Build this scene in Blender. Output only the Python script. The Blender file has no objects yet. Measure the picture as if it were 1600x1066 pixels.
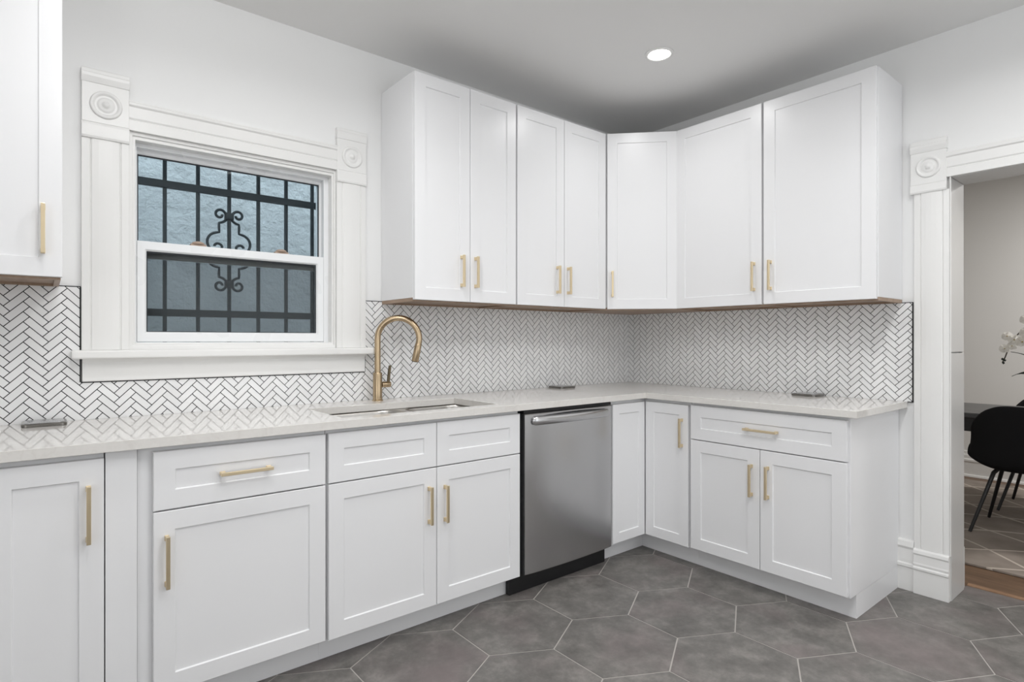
import bpy, bmesh, math, random
from mathutils import Vector, Matrix
random.seed(7)
SC = bpy.context.scene
COL = SC.collection

# ------------------------------------------------------------------ camera
H_CEIL = 2.65
cam_d = bpy.data.cameras.new('camera')
cam = bpy.data.objects.new('camera', cam_d)
COL.objects.link(cam)
cam.location = (-3.290, -2.660, 1.212)
cam.rotation_euler = (math.pi / 2, 0, 0.8985 - math.pi / 2)
cam_d.sensor_width = 36.0
cam_d.lens = 897.8 * 36.0 / 1600.0
cam_d.shift_x = (800 - 782.97) / 1600.0
cam_d.shift_y = -(533 - 531.5) / 1600.0
cam_d.clip_start = 0.02
SC.camera = cam

# ------------------------------------------------------------------ world, lights, exposure
SC.view_settings.view_transform = 'Standard'
SC.view_settings.look = 'None'
SC.view_settings.gamma = 1.0
SC.view_settings.use_curve_mapping = False
SC.view_settings.exposure = 0.0  # stops

W = bpy.data.worlds.new('sky'); SC.world = W
W.use_nodes = True
bg = W.node_tree.nodes['Background']
bg.inputs[0].default_value = (0.62, 0.725, 0.80, 1)
bg.inputs[1].default_value = 4.5


def area(name, loc, rot, sx, sy, power, color=(1, 1, 1), shape='RECTANGLE', spread=math.pi):
    d = bpy.data.lights.new(name, 'AREA')
    d.shape = shape; d.size = sx; d.size_y = sy
    d.energy = power; d.color = color; d.spread = spread
    o = bpy.data.objects.new(name, d); COL.objects.link(o)
    o.location = loc; o.rotation_euler = rot
    return o


LEDS = [(-0.872, -0.897, 3.4), (-2.34, -0.95, 4.8), (-3.22, -0.95, 2.2), (-0.872, -2.25, 7.0), (-2.04, -2.25, 14.0), (-0.9, -3.6, 6.0)]
for lx, ly, lw in LEDS:
    area('downlight_lamp', (lx, ly, H_CEIL - 0.014), (0, 0, 0), (0.10 if ly > -1 else 0.42), 0.10, lw, (0.99, 0.99, 0.985), 'DISK', math.radians(155))
# invented point light under the kitchen ceiling, out of view, brightens the upper walls
d = bpy.data.lights.new('fill_point', 'POINT'); d.energy = 16.5; d.shadow_soft_size = 0.14; d.color = (0.99, 0.99, 0.99)
o = bpy.data.objects.new('fill_point', d); COL.objects.link(o); o.location = (-3.02, -1.55, 2.46)
# added fill lights at the unseen back and side walls
area('fill_back', (-1.3, -4.27, 1.45), (-math.pi / 2, 0, 0), 2.0, 1.7, 18.0, (0.96, 0.98, 1.0))
area('fill_side', (-4.77, -3.1, 1.45), (0, -math.pi / 2, 0), 1.7, 1.8, 19.0, (0.96, 0.98, 1.0))
# invented unseen light, brightens the dining room
area('dining_fill', (2.15, -2.9, 2.6), (0, 0, 0), 0.4, 0.4, 44.0, (1.0, 0.98, 0.95), 'DISK')

# ------------------------------------------------------------------ materials
def new_mat(name):
    m = bpy.data.materials.new(name); m.use_nodes = True
    nt = m.node_tree
    return m, nt, nt.nodes['Principled BSDF']


def mat(name, col, rough=0.5, metal=0.0, spec=0.5, bump=0.0, bscale=200.0, coat=0.0):
    m, nt, b = new_mat(name)
    b.inputs['Base Color'].default_value = (*col, 1)
    b.inputs['Roughness'].default_value = rough
    b.inputs['Metallic'].default_value = metal
    b.inputs['Specular IOR Level'].default_value = spec
    if coat: b.inputs['Coat Weight'].default_value = coat
    # a faint procedural unevenness on every surface
    tc = nt.nodes.new('ShaderNodeTexCoord')
    n = nt.nodes.new('ShaderNodeTexNoise'); n.inputs['Scale'].default_value = bscale
    nt.links.new(tc.outputs['Object'], n.inputs['Vector'])
    if bump > 0:
        bp = nt.nodes.new('ShaderNodeBump'); bp.inputs['Strength'].default_value = bump
        bp.inputs['Distance'].default_value = 0.002
        nt.links.new(n.outputs['Fac'], bp.inputs['Height'])
        nt.links.new(bp.outputs['Normal'], b.inputs['Normal'])
    else:
        mr = nt.nodes.new('ShaderNodeMapRange')
        mr.inputs['To Min'].default_value = max(0.0, rough - 0.03); mr.inputs['To Max'].default_value = rough + 0.03
        n.inputs['Scale'].default_value = 6
        nt.links.new(n.outputs['Fac'], mr.inputs['Value'])
        nt.links.new(mr.outputs['Result'], b.inputs['Roughness'])
    return m


def ramp(nt, fac, stops):
    r = nt.nodes.new('ShaderNodeValToRGB')
    el = r.color_ramp.elements
    while len(el) < len(stops): el.new(0.5)
    for e, (p, c) in zip(el, stops):
        e.position = p; e.color = (*c, 1)
    nt.links.new(fac, r.inputs['Fac'])
    return r


M = {}
M['cabinet'] = mat('white_cabinet_paint', (0.84, 0.84, 0.85), 0.30, spec=0.5)
M['wall'] = mat('white_wall_paint', (0.86, 0.86, 0.855), 0.6, bump=0.05, bscale=260)
M['ceiling'] = mat('white_ceiling_paint', (0.84, 0.835, 0.825), 0.75, bump=0.04, bscale=220)
M['trim'] = mat('white_trim_paint', (0.83, 0.825, 0.81), 0.34, bump=0.06, bscale=70)
M['jamb'] = mat('darker_white_trim_paint', (0.60, 0.595, 0.585), 0.28, bump=0.25, bscale=40)  # one even tone, darker than the other trim paint
M['vinyl'] = mat('white_vinyl', (0.86, 0.87, 0.88), 0.28)
M['brass'] = mat('satin_brass', (0.78, 0.65, 0.44), 0.34, metal=1.0)
M['bronze'] = mat('champagne_bronze', (0.52, 0.40, 0.26), 0.27, metal=1.0)
M['bronze_dark'] = mat('dark_bronze', (0.16, 0.13, 0.085), 0.35, metal=1.0)
M['black'] = mat('black_plastic', (0.008, 0.008, 0.009), 0.5)
M['blackchair'] = mat('black_velvet_chair', (0.006, 0.006, 0.007), 0.75, spec=0.2)
M['blackmetal'] = mat('black_metal', (0.010, 0.010, 0.011), 0.45)
M['iron'] = mat('dark_painted_iron', (0.010, 0.017, 0.022), 0.5)
M['lock'] = mat('tan_lock_plastic', (0.42, 0.31, 0.24), 0.5)
M['gasket'] = mat('black_gasket', (0.012, 0.015, 0.02), 0.6)
M['rosewhite'] = mat('orchid_petal', (0.92, 0.90, 0.86), 0.6)
_nt = M['rosewhite'].node_tree
_tr = _nt.nodes.new('ShaderNodeBsdfTranslucent'); _tr.inputs['Color'].default_value = (0.95, 0.94, 0.90, 1)
_ms = _nt.nodes.new('ShaderNodeMixShader'); _ms.inputs[0].default_value = 0.45
_nt.links.new(_nt.nodes['Principled BSDF'].outputs[0], _ms.inputs[1]); _nt.links.new(_tr.outputs[0], _ms.inputs[2])
_nt.links.new(_ms.outputs[0], _nt.nodes['Material Output'].inputs['Surface'])
M['leaf'] = mat('orchid_leaf', (0.012, 0.022, 0.014), 0.4)
M['stem'] = mat('orchid_stem', (0.05, 0.04, 0.03), 0.6)
M['pot'] = mat('white_ceramic', (0.7, 0.7, 0.68), 0.3)
M['chrome'] = mat('polished_steel', (0.62, 0.60, 0.57), 0.16, metal=1.0)
M['rim'] = mat('steel_rim_dark_reflection', (0.22, 0.21, 0.195), 0.18, metal=1.0)  # dark colour stands in for dark surroundings reflected in the chrome
M['grout'] = mat('dark_grout', (0.020, 0.021, 0.024), 0.8)
M['edgetrim'] = mat('black_tile_edge', (0.012, 0.012, 0.013), 0.5)
M['tablewood'] = mat('black_table_top', (0.055, 0.055, 0.056), 0.32)


def wood(name, c1, c2, scale=(2, 30, 2), rough=0.45):
    m, nt, b = new_mat(name)
    tc = nt.nodes.new('ShaderNodeTexCoord'); mp = nt.nodes.new('ShaderNodeMapping')
    mp.inputs['Scale'].default_value = scale
    n = nt.nodes.new('ShaderNodeTexNoise'); n.inputs['Scale'].default_value = 1.6
    n.inputs['Detail'].default_value = 8; n.inputs['Distortion'].default_value = 1.2
    nt.links.new(tc.outputs['Object'], mp.inputs['Vector']); nt.links.new(mp.outputs['Vector'], n.inputs['Vector'])
    r = ramp(nt, n.outputs['Fac'], [(0.3, c1), (0.7, c2)])
    nt.links.new(r.outputs['Color'], b.inputs['Base Color'])
    b.inputs['Roughness'].default_value = rough
    return m


M['ply'] = wood('raw_maple_ply', (0.30, 0.205, 0.14), (0.38, 0.27, 0.195), (20, 2, 2))
M['oak'] = wood('oak_strip', (0.11, 0.062, 0.034), (0.19, 0.115, 0.068), (12, 2, 2))
M['oaklip'] = wood('oak_reducer', (0.26, 0.15, 0.085), (0.33, 0.20, 0.12), (2, 10, 2))


def quartz():
    m, nt, b = new_mat('white_quartz')
    tc = nt.nodes.new('ShaderNodeTexCoord')
    n = nt.nodes.new('ShaderNodeTexNoise'); n.inputs['Scale'].default_value = 2.2
    n.inputs['Detail'].default_value = 9; n.inputs['Distortion'].default_value = 1.6
    nt.links.new(tc.outputs['Object'], n.inputs['Vector'])
    r = ramp(nt, n.outputs['Fac'], [(0.0, (0.765, 0.742, 0.71)), (0.485, (0.77, 0.747, 0.715)), (0.5, (0.735, 0.708, 0.675)), (0.515, (0.77, 0.747, 0.715)), (1.0, (0.775, 0.755, 0.725))])
    v = nt.nodes.new('ShaderNodeTexNoise'); v.inputs['Scale'].default_value = 90
    nt.links.new(tc.outputs['Object'], v.inputs['Vector'])
    mx = nt.nodes.new('ShaderNodeMixRGB'); mx.blend_type = 'MULTIPLY'; mx.inputs[0].default_value = 0.08
    nt.links.new(r.outputs['Color'], mx.inputs[1]); nt.links.new(v.outputs['Fac'], mx.inputs[2])
    nt.links.new(mx.outputs['Color'], b.inputs['Base Color'])
    b.inputs['Roughness'].default_value = 0.055
    return m


M['quartz'] = quartz()


def tile_mat(name, c1, c2, rough):
    m, nt, b = new_mat(name)
    g = nt.nodes.new('ShaderNodeNewGeometry')
    r = ramp(nt, g.outputs['Random Per Island'], [(0.0, c1), (1.0, c2)])
    nt.links.new(r.outputs['Color'], b.inputs['Base Color'])
    b.inputs['Roughness'].default_value = rough
    return m


M['tile'] = tile_mat('glazed_white_mosaic', (0.82, 0.82, 0.82), (0.89, 0.89, 0.89), 0.2)


def floor_tile():
    m, nt, b = new_mat('grey_concrete_hex_tile')
    tc = nt.nodes.new('ShaderNodeTexCoord'); g = nt.nodes.new('ShaderNodeNewGeometry')
    add = nt.nodes.new('ShaderNodeVectorMath'); add.operation = 'ADD'
    sc = nt.nodes.new('ShaderNodeVectorMath'); sc.operation = 'SCALE'; sc.inputs['Scale'].default_value = 37.0
    comb = nt.nodes.new('ShaderNodeCombineXYZ')
    for i in range(3): nt.links.new(g.outputs['Random Per Island'], comb.inputs[i])
    nt.links.new(comb.outputs[0], sc.inputs[0])
    nt.links.new(tc.outputs['Object'], add.inputs[0]); nt.links.new(sc.outputs[0], add.inputs[1])
    n = nt.nodes.new('ShaderNodeTexNoise'); n.inputs['Scale'].default_value = 9.0
    n.inputs['Detail'].default_value = 10; n.inputs['Roughness'].default_value = 0.72; n.inputs['Distortion'].default_value = 0.08
    nt.links.new(add.outputs[0], n.inputs['Vector'])
    r = ramp(nt, n.outputs['Fac'], [(0.30, (0.088, 0.082, 0.077)), (0.5, (0.152, 0.144, 0.135)), (0.68, (0.235, 0.221, 0.207))])
    n2 = nt.nodes.new('ShaderNodeTexNoise'); n2.inputs['Scale'].default_value = 3.0; n2.inputs['Detail'].default_value = 3
    nt.links.new(add.outputs[0], n2.inputs['Vector'])
    r2 = ramp(nt, n2.outputs['Fac'], [(0.5, (0, 0, 0)), (0.72, (1, 1, 1))])
    mx = nt.nodes.new('ShaderNodeMixRGB'); mx.inputs[2].default_value = (0.185, 0.148, 0.148, 1)
    ml = nt.nodes.new('ShaderNodeMath'); ml.operation = 'MULTIPLY'; ml.inputs[1].default_value = 0.6
    nt.links.new(r2.outputs['Color'], ml.inputs[0]); nt.links.new(ml.outputs[0], mx.inputs[0])
    nt.links.new(r.outputs['Color'], mx.inputs[1])
    nt.links.new(mx.outputs['Color'], b.inputs['Base Color'])
    b.inputs['Roughness'].default_value = 0.42
    b.inputs['Specular IOR Level'].default_value = 0.4
    return m


M['hex'] = floor_tile()
M['hexgrout'] = mat('light_floor_grout', (0.42, 0.395, 0.37), 0.8)


def steel(name, base, rough, axis_scale):
    m, nt, b = new_mat(name)
    tc = nt.nodes.new('ShaderNodeTexCoord'); mp = nt.nodes.new('ShaderNodeMapping')
    mp.inputs['Scale'].default_value = axis_scale
    n = nt.nodes.new('ShaderNodeTexNoise'); n.inputs['Scale'].default_value = 3; n.inputs['Detail'].default_value = 6
    nt.links.new(tc.outputs['Object'], mp.inputs['Vector']); nt.links.new(mp.outputs['Vector'], n.inputs['Vector'])
    mr = nt.nodes.new('ShaderNodeMapRange'); mr.inputs['To Min'].default_value = rough - 0.03; mr.inputs['To Max'].default_value = rough + 0.04
    nt.links.new(n.outputs['Fac'], mr.inputs['Value']); nt.links.new(mr.outputs['Result'], b.inputs['Roughness'])
    b.inputs['Base Color'].default_value = (*base, 1); b.inputs['Metallic'].default_value = 1.0
    n2 = nt.nodes.new('ShaderNodeTexNoise'); n2.inputs['Scale'].default_value = 3.0; n2.inputs['Detail'].default_value = 1
    nt.links.new(tc.outputs['Object'], n2.inputs['Vector'])
    bp = nt.nodes.new('ShaderNodeBump'); bp.inputs['Strength'].default_value = 0.12; bp.inputs['Distance'].default_value = 0.02
    nt.links.new(n2.outputs['Fac'], bp.inputs['Height']); nt.links.new(bp.outputs['Normal'], b.inputs['Normal'])
    return m


M['steel'] = steel('brushed_stainless', (0.58, 0.58, 0.585), 0.25, (60, 60, 1))
M['sinksteel'] = steel('sink_stainless', (0.50, 0.48, 0.455), 0.30, (1, 60, 60))


def stucco():
    m, nt, b = new_mat('grey_stucco')
    tc = nt.nodes.new('ShaderNodeTexCoord')
    n = nt.nodes.new('ShaderNodeTexNoise'); n.inputs['Scale'].default_value = 13; n.inputs['Detail'].default_value = 9
    n.inputs['Roughness'].default_value = 0.62
    nt.links.new(tc.outputs['Object'], n.inputs['Vector'])
    n2 = nt.nodes.new('ShaderNodeTexNoise'); n2.inputs['Scale'].default_value = 3; n2.inputs['Detail'].default_value = 6
    nt.links.new(tc.outputs['Object'], n2.inputs['Vector'])
    r = ramp(nt, n2.outputs['Fac'], [(0.3, (0.41, 0.42, 0.42)), (0.7, (0.50, 0.51, 0.51))])
    nt.links.new(r.outputs['Color'], b.inputs['Base Color'])
    bp = nt.nodes.new('ShaderNodeBump'); bp.inputs['Strength'].default_value = 1.0; bp.inputs['Distance'].default_value = 0.055
    nt.links.new(n.outputs['Fac'], bp.inputs['Height']); nt.links.new(bp.outputs['Normal'], b.inputs['Normal'])
    b.inputs['Roughness'].default_value = 0.85
    return m


M['stucco'] = stucco()


def glass_mat(name, tint, f_spec):
    m = bpy.data.materials.new(name); m.use_nodes = True
    nt = m.node_tree; nt.nodes.remove(nt.nodes['Principled BSDF']); out = nt.nodes['Material Output']
    t = nt.nodes.new('ShaderNodeBsdfTransparent'); t.inputs['Color'].default_value = (*tint, 1)
    g = nt.nodes.new('ShaderNodeBsdfGlossy'); g.inputs['Roughness'].default_value = 0.02
    f = nt.nodes.new('ShaderNodeFresnel'); f.inputs['IOR'].default_value = f_spec
    mx = nt.nodes.new('ShaderNodeMixShader')
    nt.links.new(f.outputs[0], mx.inputs[0]); nt.links.new(t.outputs[0], mx.inputs[1]); nt.links.new(g.outputs[0], mx.inputs[2])
    nt.links.new(mx.outputs[0], out.inputs['Surface'])
    return m


M['glass'] = glass_mat('clear_window_glass', (0.93, 0.96, 0.97), 1.22)


def screen_mat():
    m = bpy.data.materials.new('insect_mesh'); m.use_nodes = True
    nt = m.node_tree; nt.nodes.remove(nt.nodes['Principled BSDF']); out = nt.nodes['Material Output']
    t = nt.nodes.new('ShaderNodeBsdfTransparent')
    d = nt.nodes.new('ShaderNodeBsdfDiffuse'); d.inputs['Color'].default_value = (0.06, 0.06, 0.06, 1)
    mx = nt.nodes.new('ShaderNodeMixShader'); mx.inputs[0].default_value = 0.54
    nt.links.new(t.outputs[0], mx.inputs[1]); nt.links.new(d.outputs[0], mx.inputs[2])
    nt.links.new(mx.outputs[0], out.inputs['Surface'])
    return m


M['screen'] = screen_mat()


def emit(name, col, s):
    m = bpy.data.materials.new(name); m.use_nodes = True
    b = m.node_tree.nodes['Principled BSDF']
    b.inputs['Base Color'].default_value = (0.9, 0.9, 0.9, 1)
    b.inputs['Emission Color'].default_value = (*col, 1); b.inputs['Emission Strength'].default_value = s
    return m


M['lens'] = emit('lit_downlight_lens', (1.0, 0.97, 0.92), 9.0)


def rug_mat():
    m, nt, b = new_mat('taupe_rug_with_pale_lines')
    tc = nt.nodes.new('ShaderNodeTexCoord')
    sx = nt.nodes.new('ShaderNodeSeparateXYZ'); nt.links.new(tc.outputs['Object'], sx.inputs[0])
    nz = nt.nodes.new('ShaderNodeTexNoise'); nz.inputs['Scale'].default_value = 0.9; nz.inputs['Detail'].default_value = 0
    nt.links.new(tc.outputs['Object'], nz.inputs['Vector'])

    def lines(ax, ay, freq, warp, width):
        a = nt.nodes.new('ShaderNodeMath'); a.operation = 'MULTIPLY'; a.inputs[1].default_value = ax
        nt.links.new(sx.outputs[0], a.inputs[0])
        c = nt.nodes.new('ShaderNodeMath'); c.operation = 'MULTIPLY_ADD'; c.inputs[1].default_value = ay
        nt.links.new(sx.outputs[1], c.inputs[0]); nt.links.new(a.outputs[0], c.inputs[2])
        w = nt.nodes.new('ShaderNodeMath'); w.operation = 'MULTIPLY_ADD'; w.inputs[1].default_value = warp
        nt.links.new(nz.outputs['Fac'], w.inputs[0]); nt.links.new(c.outputs[0], w.inputs[2])
        f = nt.nodes.new('ShaderNodeMath'); f.operation = 'MULTIPLY'; f.inputs[1].default_value = freq
        nt.links.new(w.outputs[0], f.inputs[0])
        fr = nt.nodes.new('ShaderNodeMath'); fr.operation = 'FRACT'; nt.links.new(f.outputs[0], fr.inputs[0])
        lt = nt.nodes.new('ShaderNodeMath'); lt.operation = 'LESS_THAN'; lt.inputs[1].default_value = width
        nt.links.new(fr.outputs[0], lt.inputs[0])
        return lt
    l1 = lines(1.0, 0.55, 2.6, 0.5, 0.055); l2 = lines(1.0, -0.75, 2.1, -0.6, 0.05)
    mxm = nt.nodes.new('ShaderNodeMath'); mxm.operation = 'MAXIMUM'
    nt.links.new(l1.outputs[0], mxm.inputs[0]); nt.links.new(l2.outputs[0], mxm.inputs[1])
    n = nt.nodes.new('ShaderNodeTexNoise'); n.inputs['Scale'].default_value = 4; n.inputs['Detail'].default_value = 6
    nt.links.new(tc.outputs['Object'], n.inputs['Vector'])
    r = ramp(nt, n.outputs['Fac'], [(0.3, (0.20, 0.168, 0.142)), (0.7, (0.31, 0.265, 0.23))])
    mx = nt.nodes.new('ShaderNodeMixRGB'); mx.inputs[2].default_value = (0.50, 0.44, 0.38, 1)
    nt.links.new(mxm.outputs[0], mx.inputs[0]); nt.links.new(r.outputs['Color'], mx.inputs[1])
    nt.links.new(mx.outputs['Color'], b.inputs['Base Color'])
    b.inputs['Roughness'].default_value = 4.0
    return m


M['rug'] = rug_mat()
M['dinewall'] = mat('grey_dining_wall_paint', (0.80, 0.79, 0.77), 0.6, bump=0.05, bscale=260)

# ------------------------------------------------------------------ mesh helpers
ORG = {}


def put(name, bm, m, parent=None, org=None, smooth=False, bevel=0.0, seg=2, sharp=35, mats=None):
    """Link bm (world coordinates) as ONE mesh object."""
    bmesh.ops.remove_doubles(bm, verts=bm.verts[:], dist=1e-5)
    bmesh.ops.recalc_face_normals(bm, faces=bm.faces[:])
    if org is None:
        if parent is not None:
            org = ORG[parent.name]
        else:
            xs = [v.co.x for v in bm.verts]; ys = [v.co.y for v in bm.verts]; zs = [v.co.z for v in bm.verts]
            org = Vector(((min(xs) + max(xs)) / 2, (min(ys) + max(ys)) / 2, min(zs)))
    org = Vector(org)
    for v in bm.verts: v.co -= org
    me = bpy.data.meshes.new(name); bm.to_mesh(me); bm.free()
    for mm in (mats or [m]): me.materials.append(mm)
    o = bpy.data.objects.new(name, me); COL.objects.link(o)
    if parent is not None: o.parent = parent
    else: o.location = org
    ORG[o.name] = org
    if smooth:
        for p in me.polygons: p.use_smooth = True
        md = o.modifiers.new('edge_split', 'EDGE_SPLIT'); md.split_angle = math.radians(sharp)
    if bevel > 0:
        md = o.modifiers.new('bevel', 'BEVEL'); md.width = bevel; md.segments = seg
        md.limit_method = 'ANGLE'; md.angle_limit = math.radians(40); md.harden_normals = False
    return o


def empty(name, loc):
    o = bpy.data.objects.new(name, None); COL.objects.link(o)
    o.location = loc; o.empty_display_size = 0.1
    ORG[o.name] = Vector(loc)
    return o


def tag(o, label, cat, group=None, kind=None):
    o['label'] = label; o['category'] = cat
    if group: o['group'] = group
    if kind: o['kind'] = kind
    return o


def struct(o):
    o['kind'] = 'structure'
    return o


def I(u, d, z): return Vector((u, d, z))
def TA(u, d, z): return Vector((u, -d, z))          # against the window wall: u = x, d = distance from the wall
def TB(u, d, z): return Vector((-d, u, z))          # against the doorway wall: u = y
DG0 = Vector((-0.62, -0.315, 0)); DG1 = Vector((-0.315, -0.62, 0))
_dt = (DG1 - DG0).normalized(); _dn = Vector((-1, -1, 0)).normalized()
def TD(u, d, z): return DG0 + _dt * u + _dn * d + Vector((0, 0, z))


def box(bm, T, u0, u1, d0, d1, z0, z1):
    vs = [bm.verts.new(T(u, d, z)) for u in (u0, u1) for d in (d0, d1) for z in (z0, z1)]
    for f in ((0, 1, 3, 2), (4, 6, 7, 5), (0, 4, 5, 1), (2, 3, 7, 6), (0, 2, 6, 4), (1, 5, 7, 3)):
        bm.faces.new([vs[i] for i in f])


def nb(*boxes, T=I):
    bm = bmesh.new()
    for b in boxes: box(bm, T, *b)
    return bm


def loft(bm, loops, cap0=True, cap1=True, closed=True):
    rows = [[bm.verts.new(p) for p in lp] for lp in loops]
    n = len(rows[0])
    for a, b in zip(rows, rows[1:]):
        for i in range(n if closed else n - 1):
            j = (i + 1) % n
            bm.faces.new((a[i], a[j], b[j], b[i]))
    if cap0: bm.faces.new(rows[0])
    if cap1: bm.faces.new(list(reversed(rows[-1])))
    return rows


def lathe(bm, c, prof, n=32, ax=Vector((0, 0, 1)), cap0=True, cap1=True):
    """prof = [(radius, height)] round axis ax through c."""
    ax = Vector(ax).normalized()
    a = ax.orthogonal().normalized(); b = ax.cross(a)
    loops = [[Vector(c) + ax * h + (a * math.cos(2 * math.pi * i / n) + b * math.sin(2 * math.pi * i / n)) * max(r, 1e-4) for i in range(n)] for r, h in prof]
    loft(bm, loops, cap0, cap1)


def tube(bm, pts, r, n=14, cap=True):
    pts = [Vector(p) for p in pts]
    rs = r if isinstance(r, (list, tuple)) else [r] * len(pts)
    t = (pts[1] - pts[0]).normalized(); a = t.orthogonal().normalized()
    loops = []
    for i, p in enumerate(pts):
        if i == 0: t = (pts[1] - pts[0])
        elif i == len(pts) - 1: t = (pts[-1] - pts[-2])
        else: t = (pts[i + 1] - pts[i]).normalized() + (pts[i] - pts[i - 1]).normalized()
        t.normalize()
        a = (a - t * a.dot(t)).normalized(); b = t.cross(a)
        loops.append([p + (a * math.cos(2 * math.pi * k / n) + b * math.sin(2 * math.pi * k / n)) * rs[i] for k in range(n)])
    loft(bm, loops, cap, cap)


def cells(bm, T, us, zs, keep, d0, d1):
    """A slab in the (u, z) plane made of grid cells; side faces only on its outline and round its holes."""
    V = {}
    def v(i, j, k):
        if (i, j, k) not in V: V[(i, j, k)] = bm.verts.new(T(us[i], (d0, d1)[k], zs[j]))
        return V[(i, j, k)]
    K = {(i, j) for i in range(len(us) - 1) for j in range(len(zs) - 1)
         if keep((us[i] + us[i + 1]) / 2, (zs[j] + zs[j + 1]) / 2)}
    for (i, j) in K:
        for k in (0, 1):
            bm.faces.new((v(i, j, k), v(i + 1, j, k), v(i + 1, j + 1, k), v(i, j + 1, k)))
        for di, dj, e in ((-1, 0, ((0, 0), (0, 1))), (1, 0, ((1, 0), (1, 1))), (0, -1, ((0, 0), (1, 0))), (0, 1, ((0, 1), (1, 1)))):
            if (i + di, j + dj) not in K:
                (a, b), (c, d) = e
                bm.faces.new((v(i + a, j + b, 0), v(i + c, j + d, 0), v(i + c, j + d, 1), v(i + a, j + b, 1)))


def moulding(bm, T, prof, p0, p1, along='z'):
    """Sweep an open profile [(across, depth)] closed on the wall; along z: across = u, along u: across = z."""
    loops = []
    for s in (p0, p1):
        loops.append([T(a, d, s) if along == 'z' else T(s, d, a) for a, d in prof])
    loft(bm, loops)


def clip_poly(poly, x0, x1, y0, y1):
    def cut(p, inside, inter):
        out = []
        for i in range(len(p)):
            a, b = p[i - 1], p[i]
            ia, ib = inside(a), inside(b)
            if ib:
                if not ia: out.append(inter(a, b))
                out.append(b)
            elif ia: out.append(inter(a, b))
        return out
    def lerp_at(k, v):
        def f(a, b):
            t = (v - a[k]) / (b[k] - a[k])
            return (a[0] + (b[0] - a[0]) * t, a[1] + (b[1] - a[1]) * t)
        return f
    for k, v, s in ((0, x0, 1), (0, x1, -1), (1, y0, 1), (1, y1, -1)):
        if len(poly) < 3: return []
        poly = cut(poly, lambda q: (q[k] - v) * s >= 0, lerp_at(k, v))
    # drop slivers
    if len(poly) < 3: return []
    ar = abs(sum(poly[i - 1][0] * poly[i][1] - poly[i][0] * poly[i - 1][1] for i in range(len(poly)))) / 2
    return poly if ar > 2e-6 else []


def extrude_poly(bm, T, poly, d0, d1, plane='uz'):
    if plane == 'uz': f = lambda p, d: T(p[0], d, p[1])
    else: f = lambda p, d: Vector((p[0], p[1], d))
    a = [bm.verts.new(f(p, d0)) for p in poly]; b = [bm.verts.new(f(p, d1)) for p in poly]
    bm.faces.new(b)
    n = len(poly)
    for i in range(n):
        j = (i + 1) % n
        bm.faces.new((a[i], a[j], b[j], b[i]))


# ------------------------------------------------------------------ room shell
XL, YB = -4.8, -4.3            # far side wall and the wall behind the camera
DX = 3.16                      # dining room far wall
WT = 0.209                     # thickness of the doorway wall

# floor: grout bed with hexagonal concrete tiles
FX, FY, FS = 0.4525, 0.3735, 0.2525
bm = bmesh.new()
GR = 0.0027
X0, X1, Y0, Y1 = XL, 0.272, YB, 0.0
for j in range(-10, 6):
    for i in range(-12, 6):
        cx = -1.046 + FX * i + (FX / 2 if j % 2 else 0); cy = -1.152 + FY * j
        hx = FX / 2 - GR; q = FS / 2 - GR * 0.577; h = q + (FY - FS / 2) * 0 + (FY - FS) * 1.0
        top = FY - FS / 2 - GR * 1.15
        poly = [(cx - hx, cy - q), (cx, cy - top), (cx + hx, cy - q), (cx + hx, cy + q), (cx, cy + top), (cx - hx, cy + q)]
        for (a0, a1, b0, b1) in ((X0, 0.0, Y0, Y1), (0.0, X1, -2.80, -1.87)):
            pl = clip_poly(poly, a0, a1, b0, b1)
            if pl: extrude_poly(bm, I, pl, -0.004, 0.0, 'xy')
for f in bm.faces: f.material_index = 0
n0 = len(bm.faces)
bm2 = nb((X0, 0.0, Y0, Y1, -0.06, -0.0012), (0.0, X1, -2.80, -1.87, -0.06, -0.0012))
me_t = bpy.data.meshes.new('tmp'); bm2.to_mesh(me_t); bm2.free(); bm.from_mesh(me_t)
bm.faces.ensure_lookup_table()
for f in list(bm.faces)[n0:]: f.material_index = 1
struct(put('floor', bm, None, mats=[M['hex'], M['hexgrout']], org=(0, 0, 0)))

bm = nb((0.305, DX, -4.9, 0.0, -0.06, -0.001), (0.0 + 0.21, 0.305, -1.868, 0.0, -0.06, -0.001), (0.21, 0.305, -4.9, -2.805, -0.06, -0.001))
struct(put('floor_dining', bm, M['oak'], org=(0, 0, 0)))
struct(put('trim_threshold', nb((0.273, 0.304, -2.80, -1.872, -0.004, 0.006)), M['oaklip'], bevel=0.003))

struct(put('ceiling', nb((XL - 0.1, 0.0, YB - 0.1, 0.1, H_CEIL, H_CEIL + 0.08)), M['ceiling']))
struct(put('ceiling_dining', nb((0.0, DX + 0.1, -5.0, 0.1, H_CEIL, H_CEIL + 0.08)), M['ceiling']))

# window wall (y = 0), with the window opening
WX0, WX1, WZ0, WZ1 = -3.031, -2.192, 1.172, 2.028
bm = bmesh.new()
cells(bm, TA, [XL - 0.1, WX0, WX1, 0.0], [-0.05, WZ0, WZ1, H_CEIL], lambda u, z: not (WX0 < u < WX1 and WZ0 < z < WZ1), -0.16, 0.0)
wall_left = struct(put('wall_left', bm, M['wall'], org=(0, 0, 0)))
# doorway wall (x = 0)
DY0, DY1, DZ1 = -1.858, -2.80, 1.985
bm = bmesh.new()
cells(bm, TB, [YB - 0.6, DY1, DY0, 0.16], [-0.05, DZ1, H_CEIL], lambda u, z: not (DY1 < u < DY0 and z < DZ1), -WT, 0.0)
wall_right = struct(put('wall_right', bm, M['wall'], org=(0, 0, 0)))
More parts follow.
